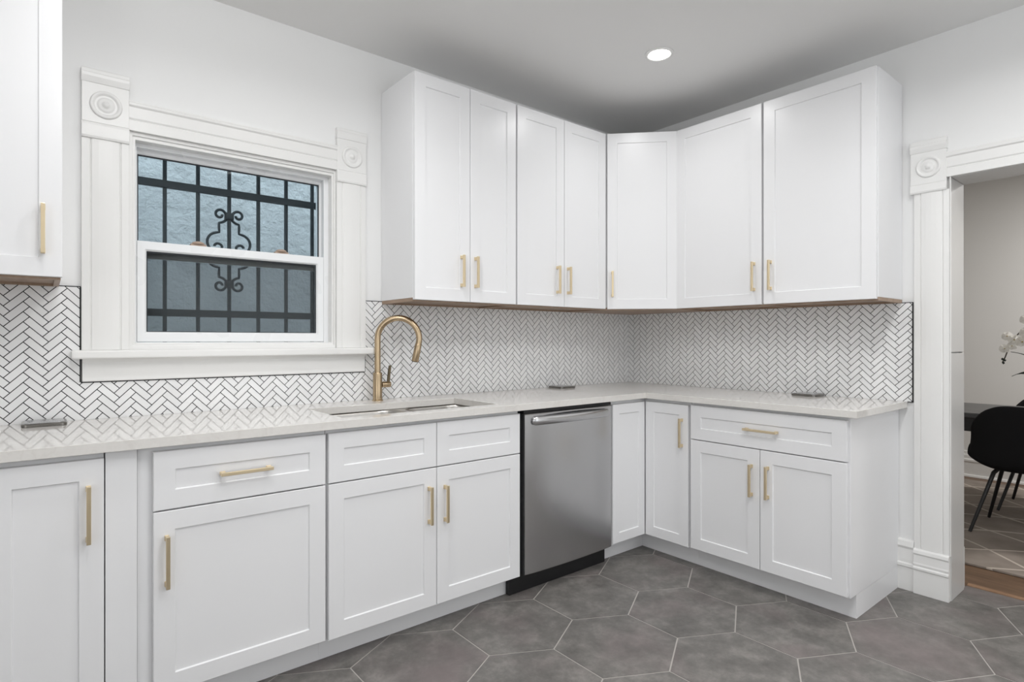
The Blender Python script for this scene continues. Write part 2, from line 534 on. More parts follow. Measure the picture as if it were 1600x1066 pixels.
# wall behind the camera and side wall, each with an opening added for the fill light
bm = bmesh.new()
cells(bm, lambda u, d, z: Vector((u, YB - d, z)), [XL - 0.1, -2.3, -0.3, 0.0], [-0.05, 0.6, 2.3, H_CEIL], lambda u, z: not (-2.3 < u < -0.3 and 0.6 < z < 2.3), 0.0, 0.14)
struct(put('wall_back', bm, M['wall'], org=(0, 0, 0)))
bm = bmesh.new()
cells(bm, lambda u, d, z: Vector((XL - d, u, z)), [YB - 0.1, -4.0, -2.2, 0.1], [-0.05, 0.6, 2.3, H_CEIL], lambda u, z: not (-4.0 < u < -2.2 and 0.6 < z < 2.3), 0.0, 0.14)
struct(put('wall_side', bm, M['wall'], org=(0, 0, 0)))
# unseen white panels added in the wall openings to block sky light
struct(put('sky_block_back', nb((-2.3, -0.3, YB - 0.09, YB - 0.08, 0.6, 2.3)), M['vinyl']))
struct(put('sky_block_side', nb((XL - 0.09, XL - 0.08, -4.0, -2.2, 0.6, 2.3)), M['vinyl']))
struct(put('sky_block_dining', nb((0.7, 2.5, -4.99, -4.98, 0.7, 2.3)), M['vinyl']))
# dining room
wall_dining = struct(put('wall_dining', nb((DX, DX + 0.1, -5.0, 0.1, -0.05, H_CEIL)), M['dinewall']))
struct(put('wall_dining_left', nb((WT, DX, 0.0, 0.1, -0.05, H_CEIL)), M['dinewall']))
bm = bmesh.new()
cells(bm, lambda u, d, z: Vector((u, -4.9 - d, z)), [WT, 0.7, 2.5, DX], [-0.05, 0.7, 2.3, H_CEIL], lambda u, z: not (0.7 < u < 2.5 and 0.7 < z < 2.3), 0.0, 0.1)
struct(put('wall_dining_back', bm, M['dinewall'], org=(0, 0, 0)))
bbp = [(0.0, 0.0), (0.0, 0.018), (0.125, 0.018), (0.135, 0.024), (0.150, 0.024), (0.160, 0.016), (0.185, 0.016), (0.200, 0.010), (0.222, 0.008), (0.226, 0.0)]
bm = bmesh.new()
moulding(bm, lambda u, d, z: Vector((DX - d, u, z)), bbp, -4.9, 0.0, 'u')
moulding(bm, lambda u, d, z: Vector((DX - d, u, z)), [(0.0, 0.018), (0.0, 0.034), (0.016, 0.030), (0.02, 0.018)], -4.9, 0.0, 'u')
struct(put('baseboard_dining', bm, M['trim'], org=(0, 0, 0)))
# baseboard on the short stretch between cabinet and doorway casing
bbk = [(0.0, 0.0), (0.0, 0.018), (0.110, 0.018), (0.116, 0.024), (0.128, 0.024), (0.134, 0.018), (0.150, 0.018), (0.200, 0.014), (0.212, 0.020), (0.236, 0.016), (0.243, 0.0)]
bm = bmesh.new()
moulding(bm, TB, bbk, -1.734, -1.664, 'u')
struct(put('baseboard_right', bm, M['trim'], org=(0, 0, 0)))

# ------------------------------------------------------------------ herringbone backsplash
TLn, TWd, TG = 0.0759, 0.0254, 0.00145


def herring(bm, T, rects, u_ph, z_ph, d0, d1):
    r2 = math.sqrt(0.5)
    us0 = min(r[0] for r in rects); us1 = max(r[1] for r in rects)
    zs0 = min(r[2] for r in rects); zs1 = max(r[3] for r in rects)
    P, Q = TLn * math.sqrt(2), TWd * math.sqrt(2)
    for i in range(math.floor((us0 - u_ph) / P) - 1, math.ceil((us1 - u_ph) / P) + 2):
        for k in range(math.floor((zs0 - z_ph) / Q) - 4, math.ceil((zs1 - z_ph) / Q) + 4):
            a = i * TLn + k * TWd; b = -i * TLn + k * TWd
            for rc in ((0, TLn, 0, TWd), (TLn, TLn + TWd, TWd - TLn, TWd)):
                c = [(rc[0] + TG, rc[2] + TG), (rc[1] - TG, rc[2] + TG), (rc[1] - TG, rc[3] - TG), (rc[0] + TG, rc[3] - TG)]
                poly = [(u_ph + ((x + a) - (y + b)) * r2, z_ph + ((x + a) + (y + b)) * r2) for x, y in c]
                for r in rects:
                    pl = clip_poly(poly, *r)
                    if pl: extrude_poly(bm, T, pl, d0, d1)


def backsplash(T, parent, rects, u_ph, z_ph, edges):
    bm = bmesh.new()
    herring(bm, T, rects, u_ph, z_ph, 0.004, 0.0085)
    n0 = len(bm.faces)
    for r in rects: box(bm, T, r[0], r[1], 0.0005, 0.0075, r[2], r[3])
    bm.faces.ensure_lookup_table()
    for i, f in enumerate(bm.faces): f.material_index = 0 if i < n0 else 1
    o = put('backsplash', bm, None, parent, mats=[M['tile'], M['grout']])
    o['label'] = 'white herringbone mosaic with dark grout'
    bm = bmesh.new()
    for e in edges: box(bm, T, e[0], e[1], 0.0005, 0.0092, e[2], e[3])
    e = put('tile_edge', bm, M['edgetrim'], o)
    e['label'] = 'black edging strip of the mosaic'
    return o


ZC, ZCB = 0.914, 0.883
ZS = 1.396
e_ = 0.0035
backsplash(TA, wall_left,
           [(-3.95, -3.182, ZC, 1.409), (-3.182, -2.045, ZC, 1.055), (-2.045, -0.0085, ZC, 1.405)], -3.383, 0.918,
           [(-3.95, -3.182, 1.409, 1.409 + e_), (-3.182 - e_, -3.182 + 0.001, 1.055, 1.409), (-3.182, -2.045, 1.055 - e_, 1.055 + .001), (-2.045, -2.045 + e_, 1.055, 1.405),
            (-2.045, -1.95, 1.405, 1.405 + e_)])
backsplash(TB, wall_right, [(-1.725, -0.0085, ZC, 1.392)], -1.546, 0.916,
           [(-1.729, -1.725, ZC - e_, 1.392 + e_), (-1.725, -1.66, 1.392, 1.392 + e_), (-1.729, -1.706, ZC - e_, ZC)])

# ------------------------------------------------------------------ window with Victorian casing
win = struct(empty('window_1', (-2.61, 0, 1.172)))
CAS = [(0.0, 0.0), (0.0, 0.018), (0.024, 0.019), (0.027, 0.0155), (0.032, 0.0195), (0.052, 0.0210), (0.0745, 0.0215), (0.097, 0.0210), (0.117, 0.0195), (0.122, 0.0155), (0.125, 0.019), (0.149, 0.018), (0.149, 0.0)]


def casing_strip(bm, T, u0, z0, z1): moulding(bm, T, [(u0 + a, d) for a, d in CAS], z0, z1, 'z')


def corner_block(parent, T, u0, u1, z0, zc0, zc1, z1, rc, m):
    """Corner block with cap and foot mouldings and a bull's-eye rosette."""
    bm = bmesh.new()
    box(bm, T, u0, u1, 0.0, 0.0235, zc0, zc1)
    moulding(bm, T, [(zc1, 0.0), (zc1, 0.024), (zc1 + 0.010, 0.027), (zc1 + 0.022, 0.030), (zc1 + 0.034, 0.031), (zc1 + 0.036, 0.027), (z1 - 0.004, 0.027), (z1, 0.025), (z1, 0.0)], u0 - 0.0015, u1 + 0.0015, 'u')
    moulding(bm, T, [(z0, 0.0), (z0, 0.0255), (z0 + 0.008, 0.0285), (z0 + 0.018, 0.0275), (zc0 - 0.010, 0.026), (zc0, 0.0235), (zc0, 0.0)], u0 - 0.001, u1 + 0.001, 'u')
    b = put('corner_block', bm, m, parent, bevel=0.0015)
    bm = bmesh.new()
    uc, zc, r = rc
    c = T(uc, 0.0232, zc); ax = T(uc, 1.0232, zc) - c
    lathe(bm, c, [(r, 0), (r, 0.003), (r * .93, 0.007), (r * .84, 0.0075), (r * .74, 0.0035), (r * .68, -0.000), (r * .60, -0.001), (r * .50, 0.003), (r * .40, 0.005), (r * .30, 0.0045), (r * .24, 0.006), (r * .16, 0.0115), (r * .06, 0.014), (0, 0.0145)], 40, ax, True, False)
    put('rosette', bm, m, b, smooth=True, sharp=60)
    return b


bm = bmesh.new(); casing_strip(bm, TA, -3.180, 1.175, 1.972)
put('side_casing', bm, M['trim'], win)
bm = bmesh.new(); casing_strip(bm, TA, -2.192, 1.175, 1.972)
put('side_casing', bm, M['trim'], win)
corner_block(win, TA, -3.180, -3.031, 1.970, 2.030, 2.178, 2.230, (-3.105, 2.101, 0.052), M['trim'])
corner_block(win, TA, -2.192, -2.043, 1.972, 2.030, 2.180, 2.231, (-2.117, 2.101, 0.052), M['trim'])
bm = bmesh.new()
moulding(bm, TA, [(2.028, 0.0), (2.028, 0.020), (2.066, 0.021), (2.070, 0.017), (2.076, 0.021), (2.118, 0.0215), (2.124, 0.028), (2.133, 0.029), (2.138, 0.022), (2.143, 0.022), (2.143, 0.0)], -3.031, -2.192, 'u')
put('head_casing', bm, M['trim'], win)
bm = nb((-3.212, -2.012, 0.0, 0.062, 1.142, 1.1745), T=TA)
put('stool', bm, M['trim'], win, bevel=0.007, seg=3)
bm = bmesh.new()
moulding(bm, TA, [(1.056, 0.0), (1.056, 0.016), (1.060, 0.018), (1.128, 0.018), (1.142, 0.024), (1.142, 0.0)], -3.178, -2.047, 'u')
put('apron', bm, M['trim'], win, bevel=0.001)
# jamb lining: stepped stops, then the white vinyl frame
bm = bmesh.new()
cells(bm, TA, [-3.032, -3.008, -2.209, -2.191], [1.172, 1.2, 2.000, 2.029], lambda u, z: not (-3.008 < u < -2.209 and 1.2 < z < 2.0), -0.055, -0.004)
cells(bm, TA, [-3.031, -3.018, -2.201, -2.192], [1.1715, 1.19, 2.014, 2.028], lambda u, z: not (-3.018 < u < -2.201 and 1.19 < z < 2.014), -0.030, 0.004)
put('jamb', bm, M['trim'], win, bevel=0.002)
bm = bmesh.new()
cells(bm, TA, [-3.031, -2.999, -2.232, -2.192], [1.172, 1.203, 1.985, 2.028], lambda u, z: not (-2.999 < u < -2.232 and 1.203 < z < 1.985), -0.150, -0.045)
put('window_frame', bm, M['vinyl'], win, bevel=0.002)


def sash(x0, x1, z0, z1, gx0, gx1, gz0, gz1, d0, d1):
    bm = bmesh.new()
    loops = []
    for ux0, ux1, uz0, uz1, d in ((x0, x1, z0, z1, d0), (x0, x1, z0, z1, d1), (gx0 - .006, gx1 + .006, gz0 - .006, gz1 + .006, d1), (gx0, gx1, gz0, gz1, d1 - 0.008), (gx0, gx1, gz0, gz1, d0)):
        loops.append([TA(ux0, d, uz0), TA(ux1, d, uz0), TA(ux1, d, uz1), TA(ux0, d, uz1)])
    loft(bm, loops + [loops[0]], False, False)
    s = put('sash', bm, M['vinyl'], win, bevel=0.0015)
    dm = (d0 + d1) / 2
    put('pane', nb((gx0 - .004, gx1 + .004, dm - 0.002, dm + 0.002, gz0 - .004, gz1 + .004), T=TA), M['glass'], s)
    bm = bmesh.new()
    cells(bm, TA, [gx0, gx0 + .004, gx1 - .005, gx1], [gz0, gz0 + .003, gz1 - .006, gz1], lambda u, z: not (gx0 + .004 < u < gx1 - .005 and gz0 + .003 < z < gz1 - .006), dm + .0025, dm + .006)
    put('gasket', bm, M['gasket'], s)
    return s


up = sash(-3.010, -2.222, 1.548, 1.990, -2.993, -2.240, 1.590, 1.968, -0.112, -0.078)
lo = sash(-2.998, -2.233, 1.205, 1.611, -2.965, -2.267, 1.245, 1.572, -0.074, -0.044)
# dark strip standing in for the unlit underside of the meeting rail
put('rail_shade_strip', nb((-2.993, -2.238, -0.0778, -0.0755, 1.545, 1.576), T=TA), mat('rail_shade_dark', (0.060, 0.055, 0.050), 0.6), up)
for lx in (-2.775, -2.428):
    bm = nb((lx - .030, lx + .030, -0.074, -0.050, 1.611, 1.620), T=TA)
    lathe(bm, TA(lx, -0.062, 1.620), [(0.024, 0), (0.023, 0.006), (0.014, 0.011), (0.0, 0.012)], 20)
    k = put('sash_lock', bm, M['lock'], lo, bevel=0.001)
    k['label'] = 'tan sash lock on the meeting rail'
bm = bmesh.new()
cells(bm, TA, [-2.998, -2.985, -2.246, -2.234], [1.206, 1.222, 1.575, 1.590], lambda u, z: not (-2.985 < u < -2.246 and 1.222 < z < 1.575), -0.146, -0.136)
s = put('insect_screen', bm, M['gasket'], win)
s['label'] = 'dark insect screen behind the lower sash'
bm = bmesh.new()
bm.faces.new([bm.verts.new(TA(*p)) for p in ((-2.985, -0.141, 1.222), (-2.246, -0.141, 1.222), (-2.246, -0.141, 1.575), (-2.985, -0.141, 1.575))])
put('screen_mesh', bm, M['screen'], s)

# security grille outside
GY = 0.25
gr = tag(empty('security_grille', (-2.61, GY, 1.1)), 'dark iron security grille with scroll ornament outside the window', 'window grille')
for gx in (-3.135, -3.003, -2.872, -2.740, -2.608, -2.477, -2.345, -2.213, -2.082):
    put('vertical_bar', nb((gx - .0075, gx + .0075, GY - .0075, GY + .0075, 1.02, 2.2)), M['iron'], gr, bevel=0.001)
for gz in (1.333, 1.899):
    put('rail', nb((-3.3, -1.93, GY - .016, GY + .004, gz - .016, gz + .016)), M['iron'], gr, bevel=0.001)


for gx in (-3.28, -1.97):
    for gz in (1.333, 1.899):
        put('bracket', nb((gx - .012, gx + .012, 0.158, GY - .012, gz - .012, gz + .012)), M['iron'], gr)


def spiral(cx, cz, r0, r1, a0, a1, n=14):
    return [(cx + (r0 + (r1 - r0) * i / n) * math.cos(a0 + (a1 - a0) * i / n), cz + (r0 + (r1 - r0) * i / n) * math.sin(a0 + (a1 - a0) * i / n)) for i in range(n + 1)]


pi = math.pi
GZ = 1.632
for sx in (1, -1):
    for sz in (1, -1):
        bm = bmesh.new()
        upper = [(0.010, 0.165)] + spiral(0.040, 0.166, 0.024, 0.010, pi * 0.85, -pi * 1.0, 22)
        strand = [(0.008, 0.150), (0.018, 0.138), (0.030, 0.130), (0.043, 0.126), (0.044, 0.110), (0.043, 0.083), (0.055, 0.080)] + spiral(0.048, 0.036, 0.044, 0.046, pi * 0.42, -pi * 0.22, 14)
        strand += [(0.090, 0.0)]
        inner = spiral(0.052, 0.012, 0.022, 0.012, -pi * 0.05 + pi, pi * 0.1, 12)
        inner = [(0.034, 0.0)] + inner
        for ln in (upper, strand, inner):
            tube(bm, [(-2.608 + sx * p[0], GY, GZ + sz * p[1]) for p in ln], 0.0062, 8)
        put('scroll', bm, M['iron'], gr, smooth=True)
for sz in (1, -1):
    put('collar', nb((-2.608 - .019, -2.608 + .019, GY - .015, GY + .015, GZ + sz * .160 - .016, GZ + sz * .160 + .016)), M['iron'], gr, bevel=0.004)
struct(put('wall_outside', nb((-8, 4, 1.15, 1.3, -1.0, 3.6)), M['stucco'], org=(0, 0, 0)))
struct(put('ground_outside', nb((-8, 4, 0.17, 1.15, -0.6, -0.5)), mat('outdoor_concrete', (0.3, 0.3, 0.3), 0.9), org=(0, 0, 0)))

# ------------------------------------------------------------------ cased opening to the dining room
dr = struct(empty('door_1', (0, -2.33, 0)))
bm = bmesh.new()
CB = [(-1.873 + a * 0.92, d) for a, d in CAS]
moulding(bm, TB, CB, 0.205, 1.912, 'z')
put('side_casing', bm, M['trim'], dr)
bm = bmesh.new()
moulding(bm, TB, [(-2.94 + a * 0.92, d) for a, d in CAS], 0.205, 1.912, 'z')
put('side_casing', bm, M['trim'], dr)
PLP = [(0.0, 0.0), (0.0, 0.029), (0.112, 0.029), (0.118, 0.034), (0.126, 0.034), (0.132, 0.029), (0.142, 0.031), (0.150, 0.029), (0.186, 0.027), (0.193, 0.032), (0.207, 0.029), (0.214, 0.022), (0.214, 0.0)]
for y0, y1 in ((-1.874, -1.7345), (-2.945, -2.80)):
    bm = bmesh.new(); moulding(bm, TB, PLP, y0, y1, 'u')
    put('plinth_block', bm, M['trim'], dr, bevel=0.0015)
corner_block(dr, TB, -1.863, -1.722, 1.910, 1.952, 2.102, 2.158, (-1.794, 2.030, 0.050), M['trim'])
corner_block(dr, TB, -2.943, -2.800, 1.910, 1.952, 2.102, 2.158, (-2.87, 2.030, 0.050), M['trim'])
bm = bmesh.new()
moulding(bm, TB, [(1.968, 0.0), (1.968, 0.020), (2.004, 0.021), (2.008, 0.017), (2.014, 0.021), (2.056, 0.0215), (2.062, 0.027), (2.071, 0.028), (2.078, 0.022), (2.083, 0.022), (2.083, 0.0)], -2.80, -1.863, 'u')
put('head_casing', bm, M['trim'], dr)
bm = bmesh.new()
# lining: two jambs and the head, lower half of the jamb with a joint at dado height
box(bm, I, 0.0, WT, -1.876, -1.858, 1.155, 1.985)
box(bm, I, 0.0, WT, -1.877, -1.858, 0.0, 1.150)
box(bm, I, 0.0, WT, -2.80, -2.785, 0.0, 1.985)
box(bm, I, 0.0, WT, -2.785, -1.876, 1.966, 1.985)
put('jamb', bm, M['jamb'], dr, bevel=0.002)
bm = bmesh.new()
box(bm, I, -0.016, 0.0, -1.8775, -1.8735, 0.21, 1.968)
box(bm, I, WT, WT + 0.032, -1.872, -1.73, 0.0, 0.20)
box(bm, I, WT, WT + 0.022, -1.870, -1.73, 0.20, 2.1)
put('edge_bead', bm, M['trim'], dr, bevel=0.0015)

# ------------------------------------------------------------------ cabinet parts
def shaker(parent, T, u0, u1, z0, z1, d, name='door', stile=0.059, t=0.02):
    if u0 > u1: u0, u1 = u1, u0
    bm = bmesh.new()
    def rect(i, dd): return [T(u0 + i, dd, z0 + i), T(u1 - i, dd, z0 + i), T(u1 - i, dd, z1 - i), T(u0 + i, dd, z1 - i)]
    loft(bm, [rect(0, d - t), rect(0, d - .0015), rect(.0015, d), rect(stile, d), rect(stile + .0028, d - .0058)])
    return put(name, bm, M['cabinet'], parent)


def pull(parent, T, uc, zc, d, vertical=True, L=0.156):
    """Square bar pull on two flared square posts."""
    bm = bmesh.new()
    def b(a0, a1, c0, c1, d0, d1):
        if vertical: box(bm, T, uc + c0, uc + c1, d0, d1, zc + a0, zc + a1)
        else: box(bm, T, uc + a0, uc + a1, d0, d1, zc + c0, zc + c1)
    b(-L / 2, L / 2, -.0056, .0056, d + .021, d + .031)
    for s in (1, -1):
        m_ = s * (L / 2 - .0095)
        b(m_ - .0075, m_ + .0075, -.0050, .0050, d + .003, d + .0215)
        b(m_ - .0085, m_ + .0085, -.0062, .0062, d - .0003, d + .0035)
    h = put('handle', bm, M['brass'], parent, bevel=0.0012, seg=2)
    h['label'] = 'satin brass bar handle'
    return h


def carcass(parent, T, u0, u1, z0, z1, d, name='body', rim=True, bottom=False):
    """Cabinet box: closed body with face frame; wall cabinets have a recessed raw underside."""
    if u0 > u1: u0, u1 = u1, u0
    bm = bmesh.new()
    if bottom:
        box(bm, T, u0, u1, 0.002, d, z0 + .0165, z1)
    else:
        box(bm, T, u0, u1, 0.002, d, z0, z1)
    o = put(name, bm, M['cabinet'], parent, bevel=0.0008, seg=1)
    if bottom:
        bm = bmesh.new()
        cells(bm, lambda a, b, c: T(a, c, b), [u0, u0 + .016, u1 - .016, u1], [0.002, .018, d - .018, d], lambda a, c: not (u0 + .016 < a < u1 - .016 and .018 < c < d - .018), z0, z0 + .016)
        box(bm, T, u0 + .0165, u1 - .0165, .0185, d - .0185, z0 + .009, z0 + .0158)
        b = put('underside', bm, M['ply'], o)
        b['label'] = 'raw tan plywood underside'
    return o


BD = 0.588; BF = 0.61          # base: face frame depth, door face depth
ZB0, ZB1 = 0.104, 0.8825
UD = 0.314; UF = 0.335
UZ0, UZ1 = 1.393, 2.462
KD = 0.5265


def toe(parent, T, u0, u1, d=KD):
    return put('toe_kick', nb((u0, u1, d - .016, d, 0.0, 0.1035), T=T), M['cabinet'], parent)


# narrow base cabinet at the left edge
c = tag(empty('base_cabinet', (-3.29, -0.30, 0)), 'white base cabinet at left edge with one full-height door and brass pull', 'cabinet')
carcass(c, TA, -3.436, -3.150, ZB0, ZB1, BD)
d = shaker(c, TA, -3.418, -3.151, 0.108, 0.864, BF); pull(d, TA, -3.189, 0.7075, BF, True, 0.166)
toe(c, TA, -3.436, -3.150)
# filler board
tag(put('filler_panel', nb((-3.1475, -3.068, 0.002, 0.603, 0.0, ZCB - .0005), T=TA), M['cabinet'], bevel=0.001), 'plain white upright filler board between the two leftmost base cabinets', 'filler board')
# drawer base
c = tag(empty('base_cabinet', (-2.77, -0.30, 0)), 'white base cabinet left of the sink with pulled drawer over one door', 'cabinet')
carcass(c, TA, -3.066, -2.476, ZB0, ZB1, BD)
d = shaker(c, TA, -3.026, -2.481, 0.683, 0.866, BF, 'drawer'); pull(d, TA, -2.757, 0.774, BF, False, 0.165)
d = shaker(c, TA, -3.026, -2.481, 0.108, 0.678, BF); pull(d, TA, -2.990, 0.524, BF, True, 0.162)
toe(c, TA, -3.066, -2.4755)
# sink base
c = tag(empty('sink_cabinet', (-2.0, -0.30, 0)), 'white sink base cabinet with two false drawer fronts without pulls over two doors', 'cabinet')
bm = nb((-2.474, -2.457, -BD, -.002, ZB0, ZB1), (-1.559, -1.542, -BD, -.002, ZB0, ZB1), (-2.457, -1.559, -BD, -.002, ZB0, ZB0 + .018), (-2.457, -1.559, -BD, -BD + .018, ZB0 + .018, ZB1))
put('body', bm, M['cabinet'], c)
shaker(c, TA, -2.469, -2.0035, 0.683, 0.867, BF, 'drawer_front'); shaker(c, TA, -2.0005, -1.545, 0.683, 0.867, BF, 'drawer_front')
d = shaker(c, TA, -2.469, -2.0035, 0.104, 0.678, BF); pull(d, TA, -2.041, 0.528, BF)
d = shaker(c, TA, -2.0005, -1.545, 0.104, 0.678, BF); pull(d, TA, -1.963, 0.523, BF)
toe(c, TA, -2.475, -1.5415)
# corner base cabinet (L-shaped, bi-fold pair of doors)
c = tag(empty('corner_base_cabinet', (-0.30, -0.30, 0)), 'white L-shaped corner base cabinet with folding door pair right of the dishwasher', 'cabinet')
bm = bmesh.new()
loft(bm, [[Vector((x, y, z)) for x, y in ((-.002, -.002), (-.886, -.002), (-.886, -BD), (-BD, -BD), (-BD, -.896), (-.002, -.896))] for z in (ZB0, ZB1)])
put('body', bm, M['cabinet'], c)
shaker(c, TA, -0.886, -0.6125, 0.108, 0.862, BF, stile=0.052)
d = shaker(c, TB, -0.888, -0.6125, 0.108, 0.864, BF, stile=0.055); pull(d, TB, -0.852, 0.714, BF)
bm = bmesh.new()
loft(bm, [[Vector((x, y, z)) for x, y in ((-.892, -KD), (-KD, -KD), (-KD, -.898), (-KD + .016, -.898), (-KD + .016, -KD + .016), (-.892, -KD + .016))] for z in (0.0, 0.1035)])
put('toe_kick', bm, M['cabinet'], c)
# end base cabinet under the short counter
c = tag(empty('base_cabinet', (-0.30, -1.28, 0)), 'white base cabinet at counter end beside doorway with wide drawer over door pair', 'cabinet')
carcass(c, TB, -1.668, -0.898, ZB0, ZB1, BD)
d = shaker(c, TB, -1.660, -0.904, 0.690, 0.868, BF, 'drawer'); pull(d, TB, -1.288, 0.779, BF, False, 0.164)
d = shaker(c, TB, -1.2785, -0.904, 0.112, 0.685, BF); pull(d, TB, -1.240, 0.534, BF)
d = shaker(c, TB, -1.660, -1.2815, 0.112, 0.685, BF); pull(d, TB, -1.320, 0.537, BF)
put('end_panel', nb((-1.668, -1.650, 0.002, KD - 0.0165, 0.0, 0.1035), T=TB), M['cabinet'], c)
toe(c, TB, -1.668, -0.8985)

# wall cabinets
def wall_cab(u0, u1, T, doors, label, loc, zb=UZ0):
    c = tag(empty('wall_cabinet', loc), label, 'cabinet')
    carcass(c, T, u0, u1, zb, UZ1, UD, bottom=True)
    for a, b, hu in doors:
        d = shaker(c, T, a, b, zb + .007, UZ1 - .002, UF)
        pull(d, T, hu, zb + 0.156, UF)
    return c


wall_cab(-3.520, -3.247, TA, [(-3.512, -3.243, -3.292)], 'white wall cabinet at left edge beside window with raw wood underside showing', (-3.38, -0.16, 1.407), 1.407)
wall_cab(-1.950, -1.334, TA, [(-1.948, -1.6355, -1.689), (-1.6325, -1.338, -1.604)], 'white two-door wall cabinet nearest the window, its side panel in view', (-1.64, -0.16, UZ0))
wall_cab(-1.333, -0.6215, TA, [(-1.327, -0.9815, -1.039), (-0.9785, -0.630, -0.954)], 'white two-door wall cabinet directly left of the angled corner one', (-0.98, -0.16, UZ0))
wall_cab(-1.152, -0.6215, TB, [(-1.147, -0.626, -1.108)], 'white one-door wall cabinet directly right of the angled corner one', (-0.16, -0.89, UZ0))
wall_cab(-1.682, -1.153, TB, [(-1.679, -1.158, -1.197)], 'white one-door wall cabinet nearest the doorway, its side panel in view', (-0.16, -1.42, UZ0))
# diagonal corner wall cabinet
c = tag(empty('corner_wall_cabinet', (-0.30, -0.30, UZ0)), 'white angled corner wall cabinet with one narrow diagonal door', 'cabinet')
pent = [(-.002, -.002), (-.6205, -.002), (-.6205, -.3145), (-.3145, -.6205), (-.002, -.6205)]
bm = bmesh.new(); loft(bm, [[Vector((x, y, z)) for x, y in pent] for z in (UZ0 + .0165, UZ1)])
b = put('body', bm, M['cabinet'], c)
bm = bmesh.new(); loft(bm, [[Vector((x, y, z)) for x, y in pent] for z in (UZ0, UZ0 + .016)])
put('underside', bm, M['ply'], b)['label'] = 'raw tan plywood underside'
DL = (DG1 - DG0).length
d = shaker(c, TD, 0.016, DL - 0.004, UZ0 + .006, UZ1 - .002, 0.021)
pull(d, TD, 0.046, 1.549, 0.021)

# ------------------------------------------------------------------ countertop with sink cut-out
SX0, SX1, SD0, SD1 = -2.394, -1.637, 0.196, 0.556
bm = bmesh.new()
def Tc(u, d, z): return Vector((u, z, d))     # plan cells: u = x, z = y, d = height
xs = [-3.48, SX0, SX1, -0.63, -0.0095]; ys = [-1.706, -0.63, -SD1, -SD0, -0.0095]
cells(bm, Tc, xs, ys, lambda x, y: (y > -0.63 or x > -0.63) and not (SX0 < x < SX1 and -SD1 < y < -SD0), ZCB, ZC)
tag(put('countertop', bm, M['quartz'], org=(-1.7, -0.3, ZCB), bevel=0.0013, seg=2), 'pale quartz L-shaped countertop running along both walls', 'countertop')

# undermount double-bowl sink
def rrect(x0, x1, y0, y1, r, z, n=8):
    pts = []
    for cx, cy, a0 in ((x1 - r, y1 - r, 0), (x0 + r, y1 - r, 90), (x0 + r, y0 + r, 180), (x1 - r, y0 + r, 270)):
        for i in range(n + 1):
            a = math.radians(a0 + 90 * i / n)
            pts.append(Vector((cx + r * math.cos(a), cy + r * math.sin(a), z)))
    return pts


def orect(x0, x1, y0, y1, z, n=8):
    pts = []
    for cx, cy in ((x1, y1), (x0, y1), (x0, y0), (x1, y0)):
        pts += [Vector((cx, cy, z))] * (n + 1)
    return pts


sk = tag(empty('sink', (-2.0, -0.36, 0.66)), 'stainless double-bowl sink set under the countertop below the window end', 'sink')
ZR = ZCB - 0.0008
SKX = (-2.425, -1.972, -1.575)
for (x0, x1, bx0, bx1) in ((SKX[0], SKX[1], -2.402, -1.990), (SKX[1], SKX[2], -1.955, -1.600)):
    bm = bmesh.new()
    y0, y1 = -0.569, -0.160; by0, by1 = -0.561, -0.184; r = 0.085
    dip = 0.012
    def flange(z):
        ps = orect(x0, x1, y0, y1, z)
        return ps
    loops = [flange(ZR)]
    loops.append(rrect(bx0, bx1, by0, by1, r, ZR - 0.001))
    for ins, dz in ((0.003, 0.004), (0.006, 0.012), (0.012, 0.12), (0.020, 0.165), (0.034, 0.186), (0.060, 0.196), (0.10, 0.199)):
        loops.append(rrect(bx0 + ins, bx1 - ins, by0 + ins, by1 - ins, max(r - ins * .5, 0.03), ZR - dz))
    loft(bm, loops, False, False)
    # bottom
    bm.verts.ensure_lookup_table()
    last = [bm.verts[i] for i in range(len(bm.verts) - 36, len(bm.verts))]
    bm.faces.new(last)
    bmesh.ops.remove_doubles(bm, verts=bm.verts[:], dist=1e-5)
    for f in [f for f in bm.faces if f.calc_area() < 1e-10]: bm.faces.remove(f)
    o = put('bowl', bm, M['sinksteel'], sk, smooth=True, sharp=50)
    md = o.modifiers.new('thick', 'SOLIDIFY'); md.thickness = 0.0008; md.offset = 0
    bm = bmesh.new()
    lathe(bm, ((bx0 + bx1) / 2, -0.372, ZR - 0.199), [(0.045, 0.0), (0.045, 0.003), (0.036, 0.003), (0.030, 0.001), (0.0, 0.001)], 28)
    put('drain', bm, M['chrome'], sk, smooth=True)

# faucet
FXc, FYc = -2.007, -0.074
fa = tag(empty('faucet', (FXc, FYc, ZC)), 'champagne bronze gooseneck pull-down faucet standing behind the sink', 'faucet')
bm = bmesh.new()
lathe(bm, (FXc, FYc, ZC), [(0.0265, 0), (0.0265, 0.004), (0.0225, 0.007), (0.0220, 0.136), (0.0205, 0.1385), (0.017, 0.1390)], 36)
put('body', bm, M['bronze'], fa, smooth=True)
th = math.radians(-35); ux, uy = math.cos(th), math.sin(th)
def fp(r, z): return Vector((FXc + r * ux, FYc + r * uy, z))
pts = [fp(0, 1.0535), fp(0, 1.12), fp(0, 1.18)]
R = 0.1015; cz = 1.219
a_end = -0.085 * math.pi
for i in range(25):
    a = math.pi + (a_end - math.pi) * i / 24
    pts.append(fp(R + R * math.cos(a), cz + R * math.sin(a)))
bm = bmesh.new(); tube(bm, pts, 0.0148, 24)
put('spout', bm, M['bronze'], fa, smooth=True)
p_end = pts[-1]; dirv = (pts[-1] - pts[-2]).normalized()
bm = bmesh.new()
lathe(bm, p_end - dirv * 0.001, [(0.0150, 0), (0.0163, 0.002), (0.0168, 0.030), (0.0175, 0.085), (0.0165, 0.088), (0.012, 0.0885)], 28, dirv)
